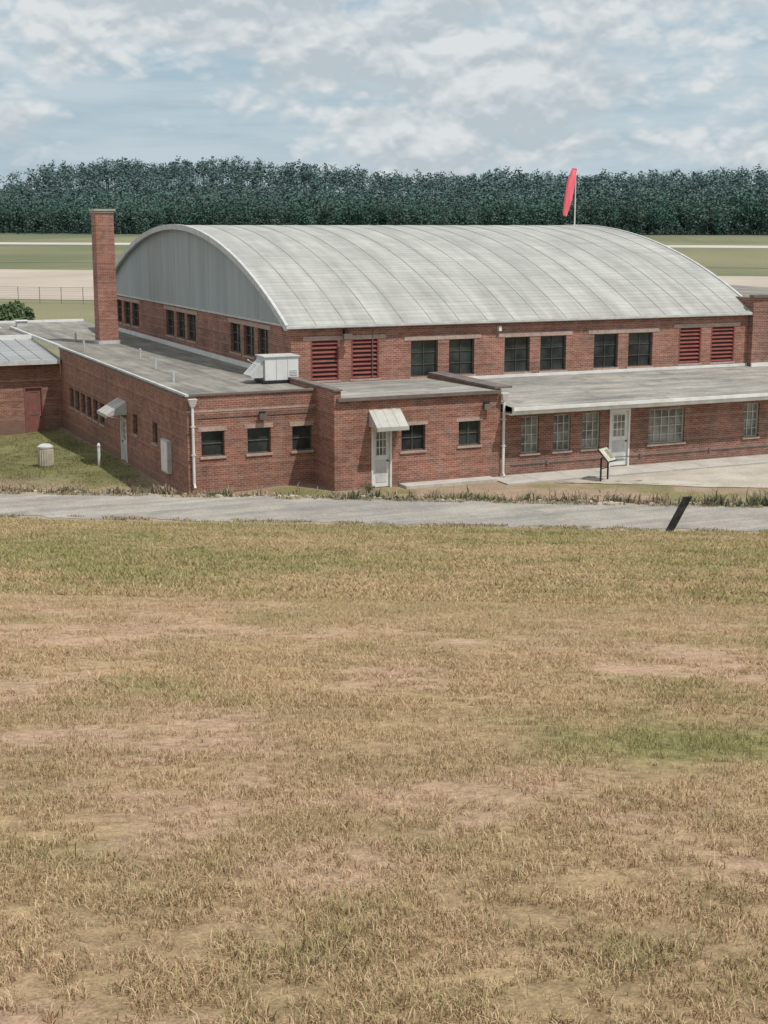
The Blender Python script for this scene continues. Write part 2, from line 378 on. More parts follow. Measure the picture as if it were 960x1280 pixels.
mb.poly([(xA,yA,zA-.05),(xL,yA,zA-.05),(xL,83,zA-.1),(xA,83,zA-.1)],[(0,1,2,3)],ROOFA)
mb.box(xA-.05,xA+.07,yA-.06,69,zA-.04,zA+.03,TRIM);mb.box(xA+.07,xJ,yA-.06,yA+.10,zA-.04,zA+.03,COPE)
mb.box(xL-.09,xL-.002,52.3,80.8,zA-.07,zA+.13,WHITE)
mb.box(xA-.04,xA-.003,yA+.3,69,zA-.13,zA-.045,COPE)
for k in range(5): mb.tube([(14.5+.7*(k%3),52+5.2*k,zA-.1),(14.5+.7*(k%3),52+5.2*k,zA+.35)],.05,TRIM,8)
mb.build('annex_roof',H)
mb=MB();mb.box(xA-.012,xJ-.003,-.012,.0,zA-.62,zA-.55,LINT,TA)
for a,b,c,d in opsA: mb.box(a-.1,b+.08 if b<18.2 else b+.05,-.013,.0,d+.003,d+.16,LINT,TA)
mb.build('brick_belt_course',H)
# ---- annex B
yBf=45.4;xB1=25.05;TB=TX(yBf);zB=3.32
opsB=[(21.0,21.95,1.27,2.2),(23.3,24.2,1.32,2.22)];bd=(19.82,20.62,.0,2.25)
mb=MB();wall(mb,TB,xJ,xB1,-.6,zB,opsB+[bd],BR);wall(mb,TY(xJ),yBf,yA+.5,-.6,3.56,[],BR)
mb.box(xJ+.003,xJ+.26,yBf+.003,51,zB-.14,3.56,BR);mb.box(xB1-.25,xB1-.003,yBf+.05,50.98,zB-.2,3.36,BRD)
mb.build('porch_annex_walls',H)
for i,o in enumerate(opsB): window('porch_annex_window_%d'%i,TB,o,2,2,H,mull=.03)
door('porch_annex_door',TB,bd,H);awning('front_door_awning',TB,19.72,20.95,2.83,2.28,.75,H)
mb=MB();mb.poly([(xJ+.26,yBf-.12,zB),(xB1-.25,yBf-.12,zB),(xB1-.25,yF,zB-.12),(xJ+.26,yF,zB-.12)],[(0,1,2,3)],ROOFC)
mb.box(xJ+.1,xB1-.1,yBf-.16,yBf-.001,zB-.12,zB-.004,COPE)
mb.box(xJ-.04,xJ+.3,yBf-.06,yF-.002,3.561,3.62,COPE);mb.box(xB1-.3,xB1+.42,yBf-.06,yF-.002,3.361,3.44,COPE)
mb.build('porch_annex_roof',H)
mb=MB()
for a,b,c,d in opsB: mb.box(a-.1,b+.1,-.013,.0,d+.003,d+.13,LINT,TB)
mb.build('porch_lintels',H)
# ---- annex C
yC=45.55;TC=TX(yC);xC1=48
opsC=[(26.0,26.77,.84,2.22),(27.4,28.17,.84,2.22),(28.67,29.48,.84,2.22),(31.7,33.4,.84,2.2),(36.3,37.06,.84,2.2),(38.6,39.4,.84,2.2)];cd=(29.9,30.84,.06,2.3)
mb=MB();wall(mb,TC,xB1,xC1,-.6,2.42,opsC+[cd],BRD);mb.build('right_annex_walls',H)
for i,o in enumerate(opsC): window('right_annex_window_%d'%i,TC,o,3 if o[1]-o[0]<1 else 5,4,H,fr=FRAMEL,gl=GLP,mull=.03)
door('right_annex_door',TC,cd,H)
mb=MB()
mb.poly([(xB1+.1,44.75,2.72),(xC1,44.75,2.72),(xC1,yF,3.08),(xB1+.1,yF,3.08)],[(0,1,2,3)],ROOFC)
mb.box(xB1+.1,xC1,44.68,44.75,2.46,2.70,WHITE);mb.box(xB1+.1,xC1,44.60,44.679,2.60,2.725,WHITE)
mb.box(xB1+.05,xC1,44.752,yC-.002,2.43,2.47,WHITE)
mb.box(xB1-.1,xR,yF-.06,yF-.051,3.04,3.20,WHITE);mb.box(xB1-.1,xR,yF-.05,yF-.002,3.03,3.18,WHITE);mb.box(xR,xC1,50.62,50.69,3.05,3.22,WHITE)
mb.build('right_annex_roof',H)
def downspout(name,x,y,zt,zb):
    mb=MB();mb.hexa([(x-.07,y-.17,zt-.28),(x+.07,y-.17,zt-.28),(x+.07,y-.03,zt-.28),(x-.07,y-.03,zt-.28),(x-.15,y-.26,zt),(x+.15,y-.26,zt),(x+.15,y-.03,zt),(x-.15,y-.03,zt)],WHITE)
    mb.tube([(x,y-.1,zt-.28),(x,y-.1,zb+.15),(x-.0,y-.22,zb)],.05,WHITE,10)
    for z in (zt-1,zt-2): mb.box(x-.08,x+.08,y-.155,y-.002,z,z+.04,TRIM)
    mb.build(name,H)
downspout('downspout_left',13.78,yA,3.33,.2);downspout('downspout_middle',25.12,yBf,3.2,.1)
mb=MB()
for x,z,T0 in ((16.35,2.6,TA),(24.9-.5,2.75,TB)):
    mb.box(x-.1,x+.1,-.12,.0,z,z+.16,DARK,T0);mb.box(x-.14,x+.14,-.2,-.121,z-.12,z+.08,COPE,T0)
mb.box(21.05,21.2,-.25,.0,5.0,5.25,DARK,TX(yF));mb.box(20.95,21.3,-.4,-.251,4.9,5.1,COPE,TX(yF));mb.box(27.9,28.02,-.15,.0,5.0,5.2,WHITE,TX(yF))
mb.box(22.3,22.33,-.03,0,3.3,5.2,COPE,TX(yF));mb.box(14.0,18.2,-.03,-.0125,2.62,2.65,COPE,TA)
mb.box(25.6,38,-.03,-.001,.42,.45,COPE,TC)
for x in (27.1,31.3,34.6): mb.box(x,x+.10,-.06,-.001,.38,.50,COPE,TC)
mb.build('wall_lamps_and_conduit',H)
A=empty('rooftop_hvac_unit');mb=MB()
HV=mottled('hvac_panels',(.58,.59,.58),(.68,.69,.68),1.5,.45)
mb.box(17.45,18.78,49.9,50.85,3.52,4.38,HV);mb.box(17.40,18.83,49.85,50.90,4.381,4.43,TRIM)
mb.box(17.35,18.88,49.85,50.9,3.42,3.52,DARK)
for x in (17.9,18.35): mb.box(x-.008,x+.008,49.885,49.9,3.55,4.36,TRIM)
for k in range(4): mb.box(18.42,18.72,49.88,49.9,3.68+k*.06,3.70+k*.06,TRIM)
mb.hexa([(16.95,50.0,3.62),(17.44,50.0,3.62),(17.44,50.8,3.62),(16.95,50.8,3.62),(16.88,50.0,3.72),(17.44,50.0,4.28),(17.44,50.8,4.28),(16.88,50.8,3.72)],TRIM)
mb.tube([(16.9,50.3,4.3),(17.2,50.3,4.1),(17.4,50.3,3.6),(17.4,50.3,3.45)],.03,TRIM,6)
mb.build('unit_casing',A,bevel=.015)
K=empty('brick_chimney');mb=MB();cx0,cx1,cy0,cy1=15.95,16.85,70.5,71.45
mb.hexa([(cx0-.03,cy0-.03,3),(cx1+.03,cy0-.03,3),(cx1+.03,cy1+.03,3),(cx0-.03,cy1+.03,3),(cx0,cy0,9.8),(cx1,cy0,9.8),(cx1,cy1,9.8),(cx0,cy1,9.8)],brickmat('chimney_brick',(.34,.140,.098),(.26,.102,.076),(.37,.28,.235)))
mb.build('stack',K)
mb=MB();mb.box(cx0-.05,cx1+.05,cy0-.05,cy1+.05,9.801,9.9,LINT);mb.box(cx0-.09,cx1+.09,cy0-.09,cy1+.09,9.901,9.99,CONC);mb.box(cx0+.15,cx1-.15,cy0+.15,cy1-.15,9.991,10.0,DARK)
mb.box(cx0-.1,cx1+.1,cy0-.1,cy1+.1,3.36,3.52,TRIM);mb.build('cap_and_flashing',K,bevel=.01)
# windsock
W=empty('windsock');mb=MB();px_,py_=40.75,66.1;zr=9.15
mb.tube([(px_,py_,zr-.3),(px_,py_,12.0)],[.04,.025],WHITE,8);mb.box(px_-.2,px_+.2,py_-.2,py_+.2,zr-.06,zr+.1,TRIM)
mb.tube([(px_,py_,11.95),(px_-.25,py_-.02,11.95)],.015,TRIM,6);mb.build('pole',W)
SOCK,nt,b=newmat('windsock_fabric',.8);n=noise(nt,mapping(nt,pos(nt),(6,6,1)),1.5,3)
nt.links.new(ramp(nt,n,.3,.7,(.74,.11,.15),(.90,.20,.24)),b.inputs['Base Color'])
mb=MB();ns=22;nc=24;Vs=[];Fs=[]
for i,t in enumerate(np.linspace(0,1,ns)):
    cx=px_-.12-.62*t-.05*math.sin(t*5);cy=py_-.05-.1*t;cz=12.15-2.4*t
    rad=.14+.12*math.sin(min(t*1.4,1)*math.pi*.6)-.14*t*t
    for j in range(nc):
        a=j*2*math.pi/nc;rr_=rad*(1+.16*math.sin(3*a+t*6)*min(1,t*3)+.07*math.sin(7*a-t*9)*t)
        Vs.append((cx+rr_*math.cos(a),cy+rr_*math.sin(a)*.8,cz+.05*math.sin(a)))
for i in range(ns-1):
    for j in range(nc): Fs.append((i*nc+j,i*nc+(j+1)%nc,(i+1)*nc+(j+1)%nc,(i+1)*nc+j))
mb.poly(Vs,Fs,SOCK);mb.build('sock',W,smooth=True)
# ================================================================== neighbouring brick building
B2=empty('brick_building');T2=TX(69.);mb=MB()
op2=[(8.9,9.9,-.9,1.5),(11.8,12.7,-.9,1.55)]
wall(mb,T2,-12,13.59,-1.6,2.75,op2,BR);mb.build('walls',B2)
for i,o in enumerate(op2): door('red_door_%d'%i,T2,o,B2,mat=REDD,glz=False)
MR=mottled('metal_roof',(.24,.25,.25),(.35,.36,.355),1,.6,stretch=(.3,3,1))
mb=MB();mb.poly([(-12,68.5,2.86),(13.58,68.5,2.86),(13.58,76,3.3),(-12,76,3.3)],[(0,1,2,3)],MR)
for x in np.arange(2.,13.5,.76): mb.hexa([(x,68.5,2.84),(x+.04,68.5,2.84),(x+.04,75.9,3.28),(x,75.9,3.28),(x,68.5,2.89),(x+.04,68.5,2.89),(x+.04,75.9,3.33),(x,75.9,3.33)],MR)
mb.box(-12,13.5,68.42,68.5,2.66,2.85,TRIM);mb.box(-12,13.58,75.9,76.1,3.28,3.52,WHITE)
mb.poly([(-12,76.1,3.35),(xA,76.1,3.35),(xA,88,3.35),(-12,88,3.35)],[(0,1,2,3)],ROOFA)
mb.box(-12,xL,87.9,88.1,3.2,3.48,WHITE);mb.box(xA-.05,xA+.12,69.05,83,3.36,3.5,TRIM)
mb.poly([(xA,83,3.345),(xL,83,3.345),(xL,88,3.345),(xA,88,3.345)],[(0,1,2,3)],ROOFA)
mb.poly([(xL,yB,-.6),(xL,88,-.6),(xL,88,3.3),(xL,yB,3.3)],[(0,1,2,3)],BRD)
for x,y in ((12.2,80.),(14.6,85.),(10.3,83)):
    mb.box(x-.3,x+.3,y-.3,y+.3,3.35,3.65,TRIM);mb.box(x-.36,x+.36,y-.36,y+.36,3.651,3.7,WHITE)
mb.build('roof',B2)
# ================================================================== ground
def axis(lo,f0,f1,hi,step,g=1.18):
    a=list(np.arange(f0,f1+1e-6,step));s=step;x=f1;r=[]
    while x<hi: s=min(s*g,400);x+=s;r.append(x)
    s=step;x=f0;l=[]
    while x>lo: s=min(s*g,400);x-=s;l.append(x)
    return np.array(l[::-1]+a+r)
vv=axis(-250,-4,62,7000,.2,1.12);ww=axis(-5000,-34,34,5000,.2,1.13)
WW,VV=np.meshgrid(ww,vv);X=DV[0]*WW+NV[0]*VV;Y=DV[1]*WW+NV[1]*VV
X=X.ravel();Y=Y.ravel();Z=terrain(X,Y)
nw=len(ww);nvv=len(vv);ii=np.arange(nvv-1)[:,None]*nw+np.arange(nw-1)[None];ii=ii.ravel()
F=np.stack([ii,ii+1,ii+nw+1,ii+nw],1)
npmesh('ground',np.stack([X,Y,Z],1),F,[attrmat('ground_mat',.95,11.,.5,1.4,fine2=70)],gcol(X,Y)*.88,smooth=True)
def strip(name,v0,v1,w0,w1,nv_,nw_,zoff,mat,edge=0,N=NV,D=DV):
    a=np.linspace(0,1,nv_);w=np.linspace(w0,w1,nw_);Wg,Ag=np.meshgrid(w,a)
    e0=v0+edge*(fbm(w/.9,w*0,81,4)-.5)*2;e1=v1+edge*(fbm(w/.9,w*0+9,82,4)-.5)*2
    Vg=e0[None]+(e1-e0)[None]*Ag
    X=D[0]*Wg+N[0]*Vg;Y=D[1]*Wg+N[1]*Vg;X=X.ravel();Y=Y.ravel()
    Z=terrain(X,Y)+zoff
    i=(np.arange(nv_-1)[:,None]*nw_+np.arange(nw_-1)[None]).ravel()
    return npmesh(name,np.stack([X,Y,Z],1),np.stack([i,i+1,i+nw_+1,i+nw_],1),[mat],smooth=True)
def aspmat():
    m,nt,b=newmat('old_asphalt',.95);p=pos(nt)
    col=ramp(nt,noise(nt,p,.7,5,.65),.35,.65,(.265,.247,.223),(.345,.322,.29))
    agg=noise(nt,p,30,3,.8);col=mix(nt,1,col,ramp(nt,agg,.3,.7,(.55,.55,.55),(1.38,1.38,1.38)),'MULTIPLY')
    r=nd(nt,'ShaderNodeMapping');r.inputs['Rotation'].default_value=(0,0,.514);r.inputs['Scale'].default_value=(.12,1.3,1);nt.links.new(p,r.inputs[0])
    col=mix(nt,1,col,ramp(nt,noise(nt,r.outputs[0],1.6,4,.6),.35,.65,(.80,.80,.82),(1.16,1.14,1.10)),'MULTIPLY')
    col=mix(nt,ramp(nt,noise(nt,p,1.9,5,.7),.52,.70,(0,0,0),(.6,.6,.6)),col,(.42,.36,.29))
    nt.links.new(col,b.inputs['Base Color']);bump(nt,b,agg,.5,.01);return m
strip('asphalt_path',39.5,43.1,-70,70,12,1200,.012,aspmat(),edge=.42)
APR=mottled('apron_concrete',(.37,.315,.26),(.45,.385,.325),.05,.9)
RUN=mottled('runway_concrete',(.44,.42,.38),(.5,.48,.44),.05,.9)
strip('airfield_apron',172,262,-1500,1500,24,200,.05,APR,N=N2,D=D2)
strip('taxiway',300,306,-1500,1500,3,200,.05,mottled('dark_line',(.14,.14,.1),(.18,.17,.12),.05),N=N2,D=D2)
strip('runway',465,497,-2000,2000,6,200,.06,RUN,N=N2,D=D2)
mb=MB();mb.box(24.6,48,44.0,yC-.002,-.4,.06,CONC)
for x in np.arange(26,48,1.5): mb.box(x-.008,x+.008,44.0,yC-.01,.0605,.0625,COPE)
mb.build('concrete_walkway',bevel=.01)
mb=MB();mb.box(20.9,24.6,44.75,45.39,-.4,.12,CONC);mb.box(19.6,20.9,44.3,45.39,-.4,.0,CONC);mb.build('door_step',bevel=.01)
GR=mottled('gravel_mat',(.38,.335,.275),(.50,.45,.38),.7,.95,fine=14)
n1=90;nn=24
gx=np.linspace(0,1,n1);gy=np.linspace(0,1,nn);GX,GY=np.meshgrid(gx,gy)
X=27.2+GX*22+(fbm(GY*4,GX*0,91,3)-.5)*2.5;y0=43.95-GX**.55*9.5-1.2*(fbm(GX*14,GX*0,95,3)-.5);Y=y0+(43.95-y0)*GY
X=X.ravel();Y=Y.ravel();i=(np.arange(nn-1)[:,None]*n1+np.arange(n1-1)[None]).ravel()
npmesh('gravel_lot',np.stack([X,Y,terrain(X,Y)+.02],1),np.stack([i,i+1,i+n1+1,i+n1],1),[GR])
# ================================================================== grass
def blades(name,X,Y,h,wd,col,lean,mat,tri=False,parent=None):
    n=len(X);Z=terrain(X,Y);az=rng.uniform(0,2*np.pi,n);b=rng.uniform(0,2*np.pi,n)
    px=np.cos(az)*wd/2;py=np.sin(az)*wd/2
    lx=np.cos(b)*lean*h;ly=np.sin(b)*lean*h;up=h*np.sqrt(np.clip(1-lean**2,.05,1))
    B0=np.stack([X-px,Y-py,Z-.005],1);B1=np.stack([X+px,Y+py,Z-.005],1)
    T_=np.stack([X+lx,Y+ly,Z+up*.95],1)
    if tri:
        V=np.stack([B0,B1,T_],1).reshape(-1,3);F=np.arange(n*3).reshape(-1,3)
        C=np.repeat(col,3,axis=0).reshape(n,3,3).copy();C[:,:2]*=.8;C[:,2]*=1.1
        return npmesh(name,V,F,[mat],C.reshape(-1,3),parent=parent)
    bend=rng.uniform(.15,.5,n);M=np.stack([X+lx*bend,Y+ly*bend,Z+up*.7],1);pp=np.stack([px,py,px*0],1)*.8
    V=np.stack([B0,B1,M+pp,M-pp,T_],1).reshape(-1,3);k=np.arange(n)[:,None]*5
    F=np.concatenate([np.concatenate([k,k+1,k+2],1),np.concatenate([k,k+2,k+3],1),np.concatenate([k+3,k+2,k+4],1)],0)
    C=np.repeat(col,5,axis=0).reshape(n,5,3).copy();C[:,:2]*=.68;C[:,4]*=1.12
    return npmesh(name,V,F,[mat],C.reshape(-1,3),parent=parent)
GRASS=empty('grass');GM=attrmat('grass_blade',.85)
def field(part,N,V0,V1,ex,hr,wr,tri):
    uu=rng.random(N);v=V0*(V1/V0)**(uu**ex)
    w=(rng.random(N)*2-1)*(v*.31+1.2)
    X=DV[0]*w+NV[0]*v;Y=DV[1]*w+NV[1]*v
    cs=math.cos(.11);sn=math.sin(.11);X,Y=X*cs-Y*sn,X*sn+Y*cs
    c=gcol(X,Y);v=NV[0]*X+NV[1]*Y
    d=.55*fbm(X/.09,Y/.09,101,3)+.45*fbm(X/.4,Y/.4,103,3)
    bare=sst(.42,.48,c[:,0])
    keep=(d-.16*bare>.35+.18*rng.random(N))&(v<39.6);X=X[keep];Y=Y[keep];c=c[keep];v=v[keep];d=d[keep]
    n=len(X);tint=rng.random(n)[:,None]
    grn=np.array([.265,.265,.10]);straw=np.array([.60,.455,.285]);brn=np.array([.32,.20,.115])
    gf=(rng.random(n)<np.clip((.365-c[:,0])*4.6+.08,.03,.85))[:,None]
    col=np.where(gf,grn*(.6+.8*tint),np.where(tint<.42,brn*(.75+1.1*tint),straw*(.68+.45*tint)))
    col=.66*col+.40*c
    h=rng.uniform(*hr,n)*(1+.8*(rng.random(n)<.05))*(.45+1.2*d)*(.75+.45*gf[:,0])
    wd=rng.uniform(*wr,n)
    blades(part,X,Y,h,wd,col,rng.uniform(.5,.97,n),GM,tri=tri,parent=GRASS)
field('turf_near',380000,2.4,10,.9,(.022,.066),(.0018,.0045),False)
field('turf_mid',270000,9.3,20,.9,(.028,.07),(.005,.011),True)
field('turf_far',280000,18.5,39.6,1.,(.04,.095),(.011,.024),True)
N=125000
w=rng.uniform(-40,40,N);v=43.05+rng.beta(1.2,2.4,N)*6.5
X=DV[0]*w+NV[0]*v;Y=DV[1]*w+NV[1]*v
den=fbm(X/1.1,Y/1.1,111,4)
ins=(((X>13.4)&(Y>47.0))|((X>18.2)&(Y>45.2))|((X>24.5)&(Y>43.9)))|((X>27.4)&(v>46.4)&(rng.random(N)<.97))
keep=(den>.42)&~ins&((v<46.8)|(rng.random(N)<.3));X=X[keep];Y=Y[keep];v=v[keep];den=den[keep];n=len(X)
t=rng.random(n)[:,None];gsel=(fbm(X/1.6,Y/1.6,121,3)+.4*(rng.random(n)-.5)+.006*(X-20)>.51)[:,None]
col=np.where(gsel,np.array([.17,.18,.105])*(.5+1.0*t),np.array([.36,.28,.20])*(.5+.75*t))
tall=np.clip((fbm(X/.45,Y/.45,131,4)-.42)*3.4,.10,1.1)*(.75+.5*sst(22,27,X))
h=tall*rng.uniform(.12,.62,n)
blades('roadside_weeds',X,Y,h,rng.uniform(.02,.05,n),col,rng.uniform(.2,.95,n),attrmat('weed_leaf',.9))
N=30000
w=rng.uniform(-35,35,N);v=np.where(rng.random(N)<.6,39.5-np.abs(rng.normal(0,.4,N))+.2,43.0+np.abs(rng.normal(0,.22,N))-.1)
X=DV[0]*w+NV[0]*v;Y=DV[1]*w+NV[1]*v;k=fbm(X/.7,Y/.7,141,3)>.46;X=X[k];Y=Y[k];n=len(X);t=rng.random(n)[:,None]
blades('verge_grass',X,Y,rng.uniform(.04,.14,n),rng.uniform(.012,.03,n),np.where(t<.6,np.array([.45,.36,.24])*(.6+.7*t),np.array([.24,.22,.11])*(.6+.6*t)),rng.uniform(.4,.9,n),attrmat('verge_blade',.9))
N=45000;X=rng.uniform(2,13.5,N);Y=rng.uniform(49,68.8,N);v=NV[0]*X+NV[1]*Y;k=(v>50.5)&(fbm(X/.8,Y/.8,145,3)>.42);X=X[k];Y=Y[k];n=len(X);t=rng.random(n)[:,None]
blades('lawn',X,Y,rng.uniform(.04,.10,n),rng.uniform(.02,.04,n),gcol(X,Y)*(.7+.7*t),rng.uniform(.3,.9,n),attrmat('lawn_blade',.9),tri=True)
STN=mottled('stone',(.36,.30,.235),(.50,.43,.35),2,.95,fine=10)
mb=MB();w=-32.
def rock(mb,cxx,cyy,L,ww2,hh,th_):
    zz=float(terrain(cxx,cyy));d1=(DV[0]*math.cos(th_)+NV[0]*math.sin(th_),DV[1]*math.cos(th_)+NV[1]*math.sin(th_));n1_=(NV[0]*math.cos(th_)-DV[0]*math.sin(th_),NV[1]*math.cos(th_)-DV[1]*math.sin(th_))
    pts=[]
    for zt in (-.1,hh):
        for a,b in ((-1,-1),(1,-1),(1,1),(-1,1)):
            q=.65 if zt>0 else 1;da=a*L/2*q*rng.uniform(.7,1.05);db=b*ww2/2*q*rng.uniform(.7,1.1)
            pts.append((cxx+d1[0]*da+n1_[0]*db,cyy+d1[1]*da+n1_[1]*db,zz+zt*rng.uniform(.5,1.1)))
    mb.hexa(pts,STN)
while w<34:
    L=rng.choice([.15,.25,.4,.7,1.2])*rng.uniform(.8,1.3);v=43.45+rng.normal(0,.16)
    if rng.random()<.5: rock(mb,DV[0]*(w+L/2)+NV[0]*v,DV[1]*(w+L/2)+NV[1]*v,L,rng.uniform(.14,.26),rng.uniform(.02,.12),rng.normal(0,.2))
    w+=L+rng.choice([.02,.1,.5,1.])
for k in range(700):
    w=rng.uniform(-30,32);v=43.3+rng.beta(1.2,2.5)*3.;x=DV[0]*w+NV[0]*v;y=DV[1]*w+NV[1]*v
    if (x>13.4 and y>47) or (x>18.2 and y>45.2): continue
    L=rng.uniform(.05,.18);rock(mb,x,y,L,L*rng.uniform(.6,1),L*.5,rng.uniform(0,3))
mb.build('stone_edging',bevel=.012)
# ================================================================== forest
def leafcloud(P,size,n):
    a=rng.normal(size=(n,3));a/=np.linalg.norm(a,axis=1)[:,None];b=rng.normal(size=(n,3));b-=a*(a*b).sum(1)[:,None];b/=np.linalg.norm(b,axis=1)[:,None]
    s=size[:,None];return np.stack([P-a*s-b*s*.6,P+a*s-b*s*.5,P+a*s*.8+b*s*.6,P-a*s*.7+b*s*.7],1)
def forest_tree(hgt,nq,conif,low):
    nc=10;ct=np.linspace(low,.97,nc);q=(ct-low)/(1-low)
    cr=hgt*(.19*(1-q)**.7*np.clip(.55+q*2,0,1)+.025 if conif else .17*np.sqrt(np.clip(1-((q-.55)/.52)**2,.06,1)))
    ca=rng.uniform(0,6.28,nc);cc=np.stack([np.cos(ca)*cr*.45,np.sin(ca)*cr*.45,ct*hgt],1)
    pr=cr**1.3;ci=rng.choice(nc,size=nq,p=pr/pr.sum());d=rng.normal(size=(nq,3));d/=np.linalg.norm(d,axis=1)[:,None]
    P=cc[ci]+d*(cr[ci]*rng.random(nq)**.45)[:,None]*np.array([1,1,.8])
    size=rng.uniform(.28,.60,nq)
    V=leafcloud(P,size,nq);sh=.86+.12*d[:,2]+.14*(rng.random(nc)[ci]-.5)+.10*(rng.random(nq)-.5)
    tv=[]
    for k in range(3):
        a0=k*2.09;a1=a0+2.09;tv.append([(math.cos(a0)*.22,math.sin(a0)*.22,0),(math.cos(a1)*.22,math.sin(a1)*.22,0),(math.cos(a1)*.08,math.sin(a1)*.08,hgt*.85),(math.cos(a0)*.08,math.sin(a0)*.08,hgt*.85)])
    return np.concatenate([V,np.array(tv)]),np.concatenate([sh,-np.ones(3)])
tA=[forest_tree(h,260,c,l) for h,c,l in ((19,1,.12),(20,1,.3),(20.5,1,.2),(18,0,.15),(17,0,.1),(20,1,.35),(16,0,.08),(20,1,.1))]
tB=[forest_tree(h,170,c,.42) for h,c in ((19,1),(20,0),(19.5,1),(19,0),(18,0),(20,0),(18,0),(20,1))]
tU=[forest_tree(h,70,0,.1) for h in (5,6,7,4)]
allV=[];allC=[]
rows=[(698,3.4,2),(702,3.4,0),(708,3.6,0),(715,4,0),(724,4.4,0),(738,4.4,1),(754,4.6,1),(772,4.6,1),(790,4.6,1),(810,4.6,1),(832,4.8,1),(855,4.8,1),(880,4.6,1),(905,4.2,1),(930,4.2,1),(960,4.5,1)]
haze=np.array([.15,.222,.225])  # aerial haze painted into the foliage colours, heavier on the rear rows
for s0,sp,kind in rows:
    k=np.arange(-470 if s0>760 else -440,200,sp);tm=(tA,tB,tU)[kind]
    for l in k:
        l2=l+rng.normal(0,sp*.45);s=s0+rng.normal(0,3.5)+12*(vnoise(l2/40,0,5)-.5)
        x=D2[0]*l2+N2[0]*s;y=D2[1]*l2+N2[1]*s
        V,sh=tm[rng.integers(len(tm))];an=rng.uniform(0,6.28);sc=rng.uniform(.86,1.05)*(1+.22*(vnoise(l2/26,s/40,8)-.5)+.16*(vnoise(l2/8,s/20,18)-.5))*(.86 if s0<730 else 1)
        if rng.random()<.025: sc*=1.12
        ca,sa=math.cos(an)*sc*1.35,math.sin(an)*sc*1.35
        W=np.empty_like(V);W[...,0]=V[...,0]*ca-V[...,1]*sa+x;W[...,1]=V[...,0]*sa+V[...,1]*ca+y;W[...,2]=V[...,2]*sc+float(terrain(x,y))-.3
        patch=.82+.36*vnoise(l2/30,s/60,28)
        base=np.array([.092,.155,.128])*rng.uniform(.82,1.18)*patch*np.array([rng.uniform(.85,1.15),1,1])  # leaf green brightened and blued, distance haze worked into the colour
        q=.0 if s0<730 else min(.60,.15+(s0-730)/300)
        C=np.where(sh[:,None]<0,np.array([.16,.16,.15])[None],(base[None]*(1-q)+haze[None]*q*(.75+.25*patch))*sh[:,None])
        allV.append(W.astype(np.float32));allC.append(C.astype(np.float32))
V=np.concatenate(allV);C=np.concatenate(allC);nq=len(V)
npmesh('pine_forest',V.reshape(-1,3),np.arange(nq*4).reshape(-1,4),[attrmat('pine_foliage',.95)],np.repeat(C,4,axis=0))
def bush(name,x,y,zc_,r,hz,nq,base):
    E=empty(name);cl=rng.normal(size=(14,3));cl/=np.linalg.norm(cl,axis=1)[:,None];cl*=np.array([r*.65,r*.65,hz*.55])[None]*rng.uniform(.5,1,(14,1))
    ci=rng.integers(14,size=nq);d=rng.normal(size=(nq,3));d/=np.linalg.norm(d,axis=1)[:,None]
    P=cl[ci]+d*(r*.42*rng.random(nq)**.4)[:,None];P[:,2]*=.9
    V=leafcloud(P+np.array([x,y,zc_]),rng.uniform(.05,.12,nq)*r*.6,nq)
    sh=.55+.5*rng.random(nq)+.25*(d[:,2])+.3*(rng.random(14)[ci]-.5)
    npmesh('foliage',V.reshape(-1,3),np.arange(nq*4).reshape(-1,4),[attrmat(name+'_leaf',.9)],np.repeat(base[None]*sh[:,None],4,axis=0),parent=E)
    mb=MB();g=float(terrain(x,y));BK=mottled(name+'_bark',(.10,.08,.06),(.16,.13,.1),5,.9);tr=.075*r
    mb.tube([(x,y,g-.1),(x+.02,y,(g+zc_)/2),(x,y,zc_)],[tr,tr*.8,tr*.4],BK,8)
    for k in range(6): mb.tube([(x,y,(g+zc_)/2+.05*r*k),tuple(cl[k]*.8+np.array([x,y,zc_]))],[tr*.4,tr*.15],BK,6)
    mb.build('trunk',E)
bush('small_tree',18.6,113,2.0,2.3,1.6,5000,np.array([.12,.165,.085]))
bush('shrub',19.0,43.9,.35,.35,.28,500,np.array([.17,.17,.085]))
CL=mottled('fence_steel',(.16,.16,.15),(.24,.24,.22),3,.5)
mb=MB()
for l in np.arange(-170,170,3.):
    x=D2[0]*l+N2[0]*165;y=D2[1]*l+N2[1]*165;z=float(terrain(x,y));mb.tube([(x,y,z-.1),(x,y,z+2.1)],.045,CL,6)
for hz in (.1,.4,.7,1.0,1.3,1.6,1.85,2.05):
    P=[]
    for l in np.arange(-170,171,20.):
        x=D2[0]*l+N2[0]*165;y=D2[1]*l+N2[1]*165;P.append((x,y,float(terrain(x,y))+hz))
    mb.tube(P,.028 if hz>2 else .010,CL,4)
mb.build('chain_link_fence')
